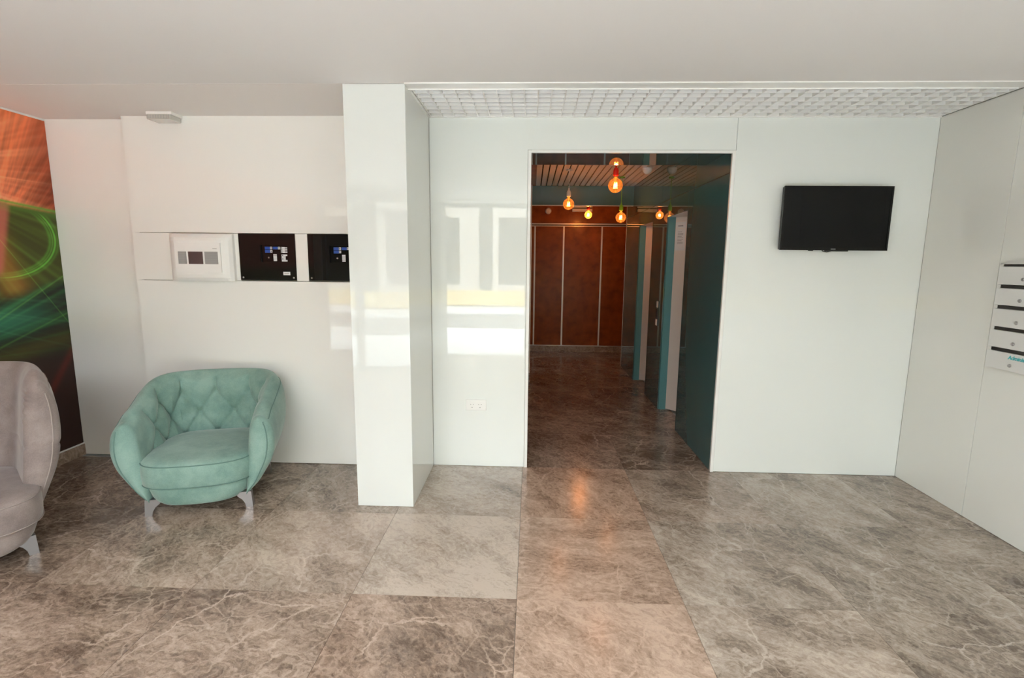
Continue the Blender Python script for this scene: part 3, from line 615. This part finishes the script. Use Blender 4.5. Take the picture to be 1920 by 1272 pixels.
# --- black glass control panels
def black_panel(x0, x1, label):
    t = empty('control_panel', ((x0 + x1) / 2, NY1, 1.35), label=label, category='control panel', group='black glass control panels')
    y = NY1 - .004; sx = (x1 - x0) / .396
    ix0, ix1, iz0, iz1 = x0 + .150, x0 + .350, 1.474, 1.592
    # cover glass with a cut-out
    obj('cover_glass', boxes((x0, x1, y, y + .006, iz1, 1.668), (x0, x1, y, y + .006, 1.349, iz0), (x0, ix0, y, y + .006, iz0, iz1), (ix1, x1, y, y + .006, iz0, iz1)), 'black_glass', t)
    k = obj('keypad', boxes((ix0 - .002, ix1 + .002, y + .014, y + .018, iz0 - .002, iz1 + .002)), 'tv_screen', t)
    obj('keypad_rim', boxes((ix0 - .002, ix0, y + .005, y + .018, iz0, iz1), (ix1, ix1 + .002, y + .005, y + .018, iz0, iz1), (ix0, ix1, y + .005, y + .018, iz1, iz1 + .002), (ix0, ix1, y + .005, y + .018, iz0 - .002, iz0)), 'black', t)
    def lab(a, b, c, d, mt, n='key_label'): obj(n, boxes((x0 + a, x0 + b, y + .0125, y + .014, c, d)), mt, k)
    lab(.176, .212, 1.561, 1.580, 'blue'); lab(.176, .212, 1.538, 1.558, 'blue'); lab(.214, .228, 1.563, 1.580, 'paper'); lab(.214, .228, 1.540, 1.558, 'paper')
    lab(.234, .268, 1.562, 1.580, 'blue'); lab(.270, .284, 1.563, 1.580, 'paper')
    for q in range(4): lab(.290, .318, 1.570 - q * .0105, 1.579 - q * .0105, 'paper'); lab(.320, .334, 1.571 - q * .0105, 1.577 - q * .0105, 'paper')
    for q in range(5): lab(.234, .258, 1.521 - q * .0098, 1.529 - q * .0098, 'paper')
    for q in range(4): lab(.292, .320 if q % 3 else .332, 1.517 - q * .0125, 1.528 - q * .0125, 'paper')
    bm = BM(); cyl(bm, (x0 + .200, y + .0105, 1.505), .0055, .0035, 'y', 12); obj('key_switch', bm, 'chrome', k)
    bm = BM(); 
    for q in range(4): box(bm, x0 + .292, x0 + .300, y + .0118, y + .0126, 1.571 - q * .0105, 1.576 - q * .0105)
    for q in (0, 2): box(bm, x0 + .296, x0 + .304, y + .0118, y + .0126, 1.519 - q * .0125, 1.525 - q * .0125)
    for q in (1.5665, 1.5435): box(bm, x0 + .218, x0 + .2235, y + .0118, y + .0126, q, q + .010)
    box(bm, x0 + .274, x0 + .2795, y + .0118, y + .0126, 1.5665, 1.5765)
    obj('key_print', bm, 'ink', k, kind='stuff')
    for sx_ in (x0 + .018, x1 - .018):
        for sz in (1.367, 1.652):
            if sz > 1.6: continue
            bm = BM(); lathe(bm, (sx_, y, sz), [(.006, 0), (.006, -.002), (.003, -.004)], 14, 'y'); obj('screw', bm, 'screw', t)
    return t
p1 = black_panel(-2.038, -1.643, 'black glass control panel with blue and white key labels and a white sticker')
yy = NY1 - .004
stk = obj('sticker', boxes((-1.734, -1.685, yy - .001, yy, 1.385, 1.408)), 'paper', p1)
obj('sticker_print', boxes((-1.726, -1.693, yy - .0014, yy - .001, 1.394, 1.399)), 'grey_print', stk)
black_panel(-1.552, -1.157, 'black glass control panel half hidden behind the white column')
# --- emergency light on the niche ceiling
el = empty('emergency_light', (-2.44, 3.47, ZC), label='small clear plastic emergency light fixed under the ceiling above the alarm panels', category='emergency light')
obj('housing', boxes((-2.535, -2.362, 3.43, 3.54, ZC - .020, ZC), bev=.003), 'white_plastic', el)
obj('diffuser', boxes((-2.528, -2.369, 3.422, 3.535, ZC - .052, ZC - .019), bev=.008), 'clear', el)
bm = BM()
for k in range(9): box(bm, -2.520 + k * .0175, -2.512 + k * .0175, 3.4205, 3.4235, ZC - .047, ZC - .024)
obj('lens_ribs', bm, 'grey_print', el, kind='stuff')

# --- letterboxes on the right wall
mb = empty('letterbox_bank', (XR, 2.78, .93), label='white wall bank of five letterboxes with dark slots and round locks', category='letterbox')
fx = XR - .045; my0, my1 = 2.62, 2.947
zd = [(.937, 1.033), (1.054, 1.148), (1.168, 1.265), (1.286, 1.377), (1.398, 1.494)]
obj('housing', boxes((XR - .012, XR, my0, my1, .936, 1.53), (fx + .006, XR, my1 - .005, my1, .936, 1.512), (fx + .006, XR, my0, my0 + .005, .936, 1.512), (fx + .006, XR, my0, my1, .934, .938), (fx + .002, XR, my0, my1, 1.508, 1.514)), 'door_white', mb)
for zb, zt in zd:
    d = obj('door', boxes((fx, fx + .006, my0, my1, zb, zt), bev=.0012), 'door_white', mb)
    bm = BM(); lathe(bm, (fx, 2.798, zb + .030), [(.0095, 0), (.0095, -.003), (.0075, -.006), (.003, -.0065)], 20, 'x'); obj('lock', bm, 'chrome', d)
    obj('slot_shade_fill', boxes((fx + .005, XR - .012, my0 + .01, my1 - .020, zt + .002, zt + .018)), 'dark_gap', mb)  # solid dark block stands in for the shadow inside the opening
    obj('slot_frame', boxes((fx + .002, XR - .012, my1 - .020, my1 - .005, zt + .0005, zt + .0195)), 'door_white', mb)
fc = bpy.data.curves.new('name_text', 'FONT'); fc.body = 'Administrator'; fc.size = .0285; fc.extrude = .0004; fc.offset = .0009; fc.shear = .15
to = bpy.data.objects.new('name_text', fc); col.objects.link(to)
bpy.context.view_layer.update()
me = bpy.data.meshes.new_from_object(to.evaluated_get(bpy.context.evaluated_depsgraph_get())); bpy.data.objects.remove(to)
# text reads towards the viewer looking at +X: text x runs along -Y
me.transform(Matrix(((0, 0, -1, fx - .0006), (-1, 0, 0, 2.813), (0, 1, 0, 1.001), (0, 0, 0, 1))))
link('name_text', me, 'teal_text', mb)

# ------------------------------------------------------------------ tub armchair
def smoothstep(x): x = max(0, min(1, x)); return x * x * (3 - 2 * x)
def catmull(pts, n):
    pts = np.array(pts, float); P = np.vstack([2 * pts[0] - pts[1], pts, 2 * pts[-1] - pts[-2]]); out = []
    segs = len(pts) - 1
    for k in range(n):
        t = k / (n - 1) * segs; i = min(int(t), segs - 1); f = t - i
        p0, p1, p2, p3 = P[i:i + 4]
        out.append(.5 * (2 * p1 + (p2 - p0) * f + (2 * p0 - 5 * p1 + 4 * p2 - p3) * f * f + (3 * p1 - p0 - 3 * p2 + p3) * f ** 3))
    return np.array(out)
def armchair(loc, rz, fab, label, HF=.615, HB=.745, LEAN=.0, tuft=True, seam='teal_seam_shade', AF=-.27, HW=.306, CF=-.37):
    t = empty('tub_armchair', (loc[0], loc[1], 0), rz, label=label, category='armchair')
    A_, YS_, B_ = .35, .02, .28
    raw = [(-A_, AF + (.02 - AF) * k / 20) for k in range(20)]
    for k in range(121):
        a = math.pi - math.pi * k / 120; c, s = math.cos(a), math.sin(a)
        raw.append((A_ * math.copysign(abs(c) ** (2 / 2.7), c), YS_ + B_ * abs(s) ** (2 / 2.7)))
    raw += [(A_, AF + (.02 - AF) * k / 20) for k in range(19, -1, -1)]
    raw = np.array(raw); L = np.r_[0, np.cumsum(np.hypot(*np.diff(raw, axis=0).T))]
    NS = 250; S = np.linspace(0, L[-1], NS); px = np.interp(S, L, raw[:, 0]); py = np.interp(S, L, raw[:, 1])
    tx = np.gradient(px); ty = np.gradient(py); ln = np.hypot(tx, ty); nx, ny = -ty / ln, tx / ln   # outward normal
    for arr in (nx, ny): arr[:] = np.convolve(np.r_[[arr[0]] * 3, arr, [arr[-1]] * 3], np.ones(7) / 7, 'valid')
    half = L[-1] / 2
    ctl = [(-.090, 0), (-.070, .05), (-.024, .15), (.020, .29), (.060, .44), (.080, .60), (.080, .75), (.064, .88), (.030, .975), (-.006, .998), (-.036, .95), (-.052, .86), (-.062, .70), (-.070, .52), (-.080, .36), (-.088, .18), (-.094, .04), (-.091, 0)]
    prof = catmull(ctl, 120 if tuft else 200)
    top_i = int(np.argmax(prof[:, 1])); po_, pi_ = prof[:top_i + 1], prof[top_i:][::-1]
    mids = [(np.interp(w_, po_[:, 1], po_[:, 0]) + np.interp(w_, pi_[:, 1], pi_[:, 0])) / 2 for _, w_ in prof]
    SP = .22; rowz = (.605, .465, .325)
    def nodes_near(s, z):
        best = 9
        for r, zz in enumerate(rowz):
            off = 0 if r % 2 == 0 else .5
            q = (s / SP - off); q = (q - round(q)) * SP
            best = min(best, math.hypot(q, z - zz))
        return best
    def crease(s, z):
        d = 9
        if z > rowz[0]:
            q = s / SP; q = (q - round(q)) * SP; d = min(d, abs(q) + .0 + max(0, z - .69) * 1.5)
        for r in range(2):
            if rowz[r + 1] - .001 <= z <= rowz[r] + .001:
                f = (rowz[r] - z) / (rowz[r] - rowz[r + 1]); off = 0 if r % 2 == 0 else .5
                for sg in (1, -1):
                    q = s / SP - off - sg * f * .5; q = (q - round(q)) * SP; d = min(d, abs(q) * .8)
        if z < rowz[2]:
            f = (rowz[2] - z) / .14
            for sg in (1, -1):
                q = s / SP - sg * f * .5; q = (q - round(q)) * SP; d = min(d, abs(q) * .8)
        q = s / SP - .5; q = (q - round(q)) * SP
        s += 0
        if abs(z - rowz[1]) < .03 and abs(s) < .25: d = min(d, abs(z - rowz[1]) + .006)
        return d
    def ring(i, k_cap=0.0, fwdoff=0.0):
        s = S[i] - half + .035; f = smoothstep((py[i] + .25) / .5); H = HF + (HB - HF) * f
        edge = min(S[i], L[-1] - S[i]); H -= .045 * (1 - smoothstep((edge + .02) / .12))
        th = math.cos(k_cap * math.pi / 2); out = []
        lean = .02 * f + LEAN
        for (d, w_), dm in zip(prof, mids):
            dm = dm + ((.02 * f + LEAN) * (w_ - .4))
            z = .078 + (H - .078) * w_
            inner = w_ > .05 and w_ < .99
            dd = d + lean * (w_ - .4)
            isin = inner and d <= -.03
            if isin and w_ > .3 and edge > .06:
                fade = smoothstep((edge - .08) / .1) * smoothstep((H - z - .015) / .05)
                if tuft:
                    c = crease(s, z); n_ = nodes_near(s, z)
                    dd += fade * (.017 * math.exp(-(c / .0075) ** 2) + .026 * math.exp(-(n_ / .02) ** 2) - .020 * (1 - math.exp(-(c / .05) ** 2)))

            if not tuft:
                sg = 1 if inner and d <= dm else -1
                dd += sg * .006 * math.exp(-((z - .53) / .010) ** 2)
                if z > .66 and edge < .10 and sg > 0: dd += .0035 * math.sin(z * 200 + 3 * math.sin(z * 31)) * (1 - edge / .10) * smoothstep((H - z) / .08)
            dd = dm + (dd - dm) * th
            zc = .36; z = zc + (z - zc) * (1 - .06 * (1 - th))
            bow = .020 * math.sin(math.pi * min(1, max(0, (z - .085) / .6))) * smoothstep((.12 - edge) / .12)   # arm fronts bow forward
            yy_ = py[i] + ny[i] * dd - fwdoff - bow
            out.append((px[i] + nx[i] * dd, yy_, z))
        return out
    rings = []
    for k in (1.0, .93, .82, .66, .48, .30, .15): rings.append(ring(0, k, .045 * math.sin(k * math.pi / 2)))
    for i in range(NS): rings.append(ring(i))
    for k in (.15, .30, .48, .66, .82, .93, 1.0): rings.append(ring(NS - 1, k, .045 * math.sin(k * math.pi / 2)))
    bm = BM(); V = [[bm.verts.new(p) for p in r] for r in rings]; n = len(prof)
    for a, b in zip(V, V[1:]):
        for i in range(n - 1): bm.faces.new((a[i], a[i + 1], b[i + 1], b[i]))
        bm.faces.new((a[n - 1], a[0], b[0], b[n - 1]))
    bmesh.ops.remove_doubles(bm, verts=bm.verts, dist=.0004)
    sh = obj('tub_shell', bm, fab, t, world=False, smooth=True)
    # piping along the outer edge of the arm fronts and over the rim
    ki = int(np.argmin(np.abs(prof[:, 1] - .93) + (prof[:, 0] < 0) * 9))
    def lift(p, q, e=.0015): return p
    path = []
    rf = ring(0, .66, .045 * math.sin(.66 * math.pi / 2)); rb = ring(NS - 1, .66, .045 * math.sin(.66 * math.pi / 2))
    path += [rf[k] for k in range(5, ki + 1, 2)]
    path += [ring(i)[ki] for i in range(1, NS - 1, 2)]
    path += [rb[k] for k in range(ki, 4, -2)]
    bm = BM(); tube(bm, path, .0034, 6); obj('piping', bm, seam, sh, world=False, smooth=True)
    # buttons
    for r, zz in enumerate(rowz[:2] if tuft else ()):
        for q in range(-2, 3):
            s = (q + (.5 if r % 2 else 0)) * SP - .035
            if abs(s) > half - .22: continue
            i = int(round((s + half) / L[-1] * (NS - 1))); rg = ring(i)
            kk = [k for k in range(n) if prof[k, 0] < -.04 and prof[k, 1] > .3]; k = min(kk, key=lambda k: abs(rg[k][2] - zz))
            p = rg[k]; bm = BM()
            bmesh.ops.create_uvsphere(bm, u_segments=12, v_segments=8, radius=.009)
            for v in bm.verts: v.co = Vector((v.co.x, v.co.y * .6, v.co.z)) + Vector((p[0] - nx[i] * .002, p[1] - ny[i] * .002, p[2]))
            obj('button', bm, fab, sh, world=False, smooth=True)
    # cushion outline
    def outline(hw, y0_, y1_, bulge, nn=72):
        o = []
        for k in range(nn):
            a = 2 * math.pi * k / nn; c, s = math.cos(a), math.sin(a)
            e = .42; x = hw * math.copysign(abs(c) ** e, c); y = math.copysign(abs(s) ** e, s)
            yy2 = (y0_ + y1_) / 2 + y * (y1_ - y0_) / 2
            if y < 0: yy2 -= bulge * (1 - (x / hw) ** 2) * min(1, -y)
            if y > 0: x *= 1 - .12 * y
            o.append((x, yy2))
        return o
    def stack(name, hw, y0_, y1_, bulge, prof_, parent, yk=1.0):
        o = outline(hw, y0_, y1_, bulge); cy = (y0_ + y1_) / 2; bm = BM(); R_ = []
        for s_, z_ in prof_:
            q_ = 1 - (1 - s_) * yk if s_ < 1 else s_
            R_.append([bm.verts.new((x * s_, cy + (y - cy) * q_, z_)) for x, y in o])
        for a, b in zip(R_, R_[1:]):
            for i in range(len(o)): j = (i + 1) % len(o); bm.faces.new((a[i], a[j], b[j], b[i]))
        bm.faces.new(R_[0][::-1]); bm.faces.new(R_[-1])
        return obj(name, bm, fab, parent, world=False, smooth=True)
    stack('base', HW - .016, CF + .025, .24, .035, [(.70, .070), (.78, .074), (.86, .088), (.93, .115), (.98, .16), (.99, .22)], t, .3)
    CU = (HW, CF, .22, .045)
    cu = stack('seat_cushion', *CU, [(.94, .190), (.985, .194), (1.0, .202), (1.012, .245), (1.010, .295), (1.0, .328), (.985, .337), (.95, .345), (.88, .353), (.76, .360), (.6, .366), (.4, .370), (.2, .372)], t)
    for s_, z_ in ((1.004, .329), (1.003, .200)):
        o = outline(*CU); cy = (CU[1] + CU[2]) / 2
        bm = BM(); tube(bm, [(x * s_, cy + (y - cy) * s_, z_) for x, y in o], .0030, 6, closed=True); obj('piping', bm, seam, cu, world=False, smooth=True)
    for sx in (-1, 1):
        for y0_, y1_ in ((-.305, -.270), (.20, .235)):
            poly = [(.290, 0), (.252, 0), (.246, .028), (.232, .052), (.208, .072), (.200, .100), (.284, .100)]
            bm = BM(); prism(bm, [(sx * u, v) for u, v in poly], y0_, y1_, 'y'); obj('leg', bm, 'chrome', t, world=False)
    return t
armchair((-2.04, 3.085), math.radians(16), 'teal_fabric', 'teal suede tub armchair with a buttoned back and chrome legs')
armchair((-2.911, 2.301), math.radians(50), 'grey_fabric', 'grey-brown suede high-backed tub armchair cut off by the left edge of the photo', .915, .92, .03, False, 'grey_seam', -.19, .33, -.42)

# ================================================================== STREET (seen as reflections in the glass walls)
obj('ground_pavement', boxes((-14, 14, -4.3, YF - .2, -.2, -.02)), 'snow', kind='structure')
obj('ground_road', boxes((-14, 14, -7.9, -4.3, -.25, -.08)), 'road', kind='structure')
obj('ground_far_pavement', boxes((-30, 30, -40, -7.9, -.2, -.04)), 'snow', kind='structure')
bd = empty('shop_building', (0, -10, 0), label='pale shop building with yellow trim across the street, mirrored in the wall glass', category='building')
obj('wall', boxes((-12, 12, -11, -10, 0, 4.2)), 'facade', bd)
obj('plinth', boxes((-12, 12, -10.03, -9.98, 0, .5)), 'yellow', bd)
for x in (-8, -5.2, -1.75, 1.6, 5): obj('pilaster', boxes((x, x + .45, -10.08, -10, .5, 3.2)), 'yellow', bd)
for x in (-7.3, -4.5, -1.1, 2.3): obj('window', boxes((x, x + 2.1, -10.03, -10, .7, 2.9)), 'poster_grey', bd)
obj('fascia', boxes((-12, 12, -10.2, -10, 3.2, 3.9)), 'yellow', bd)
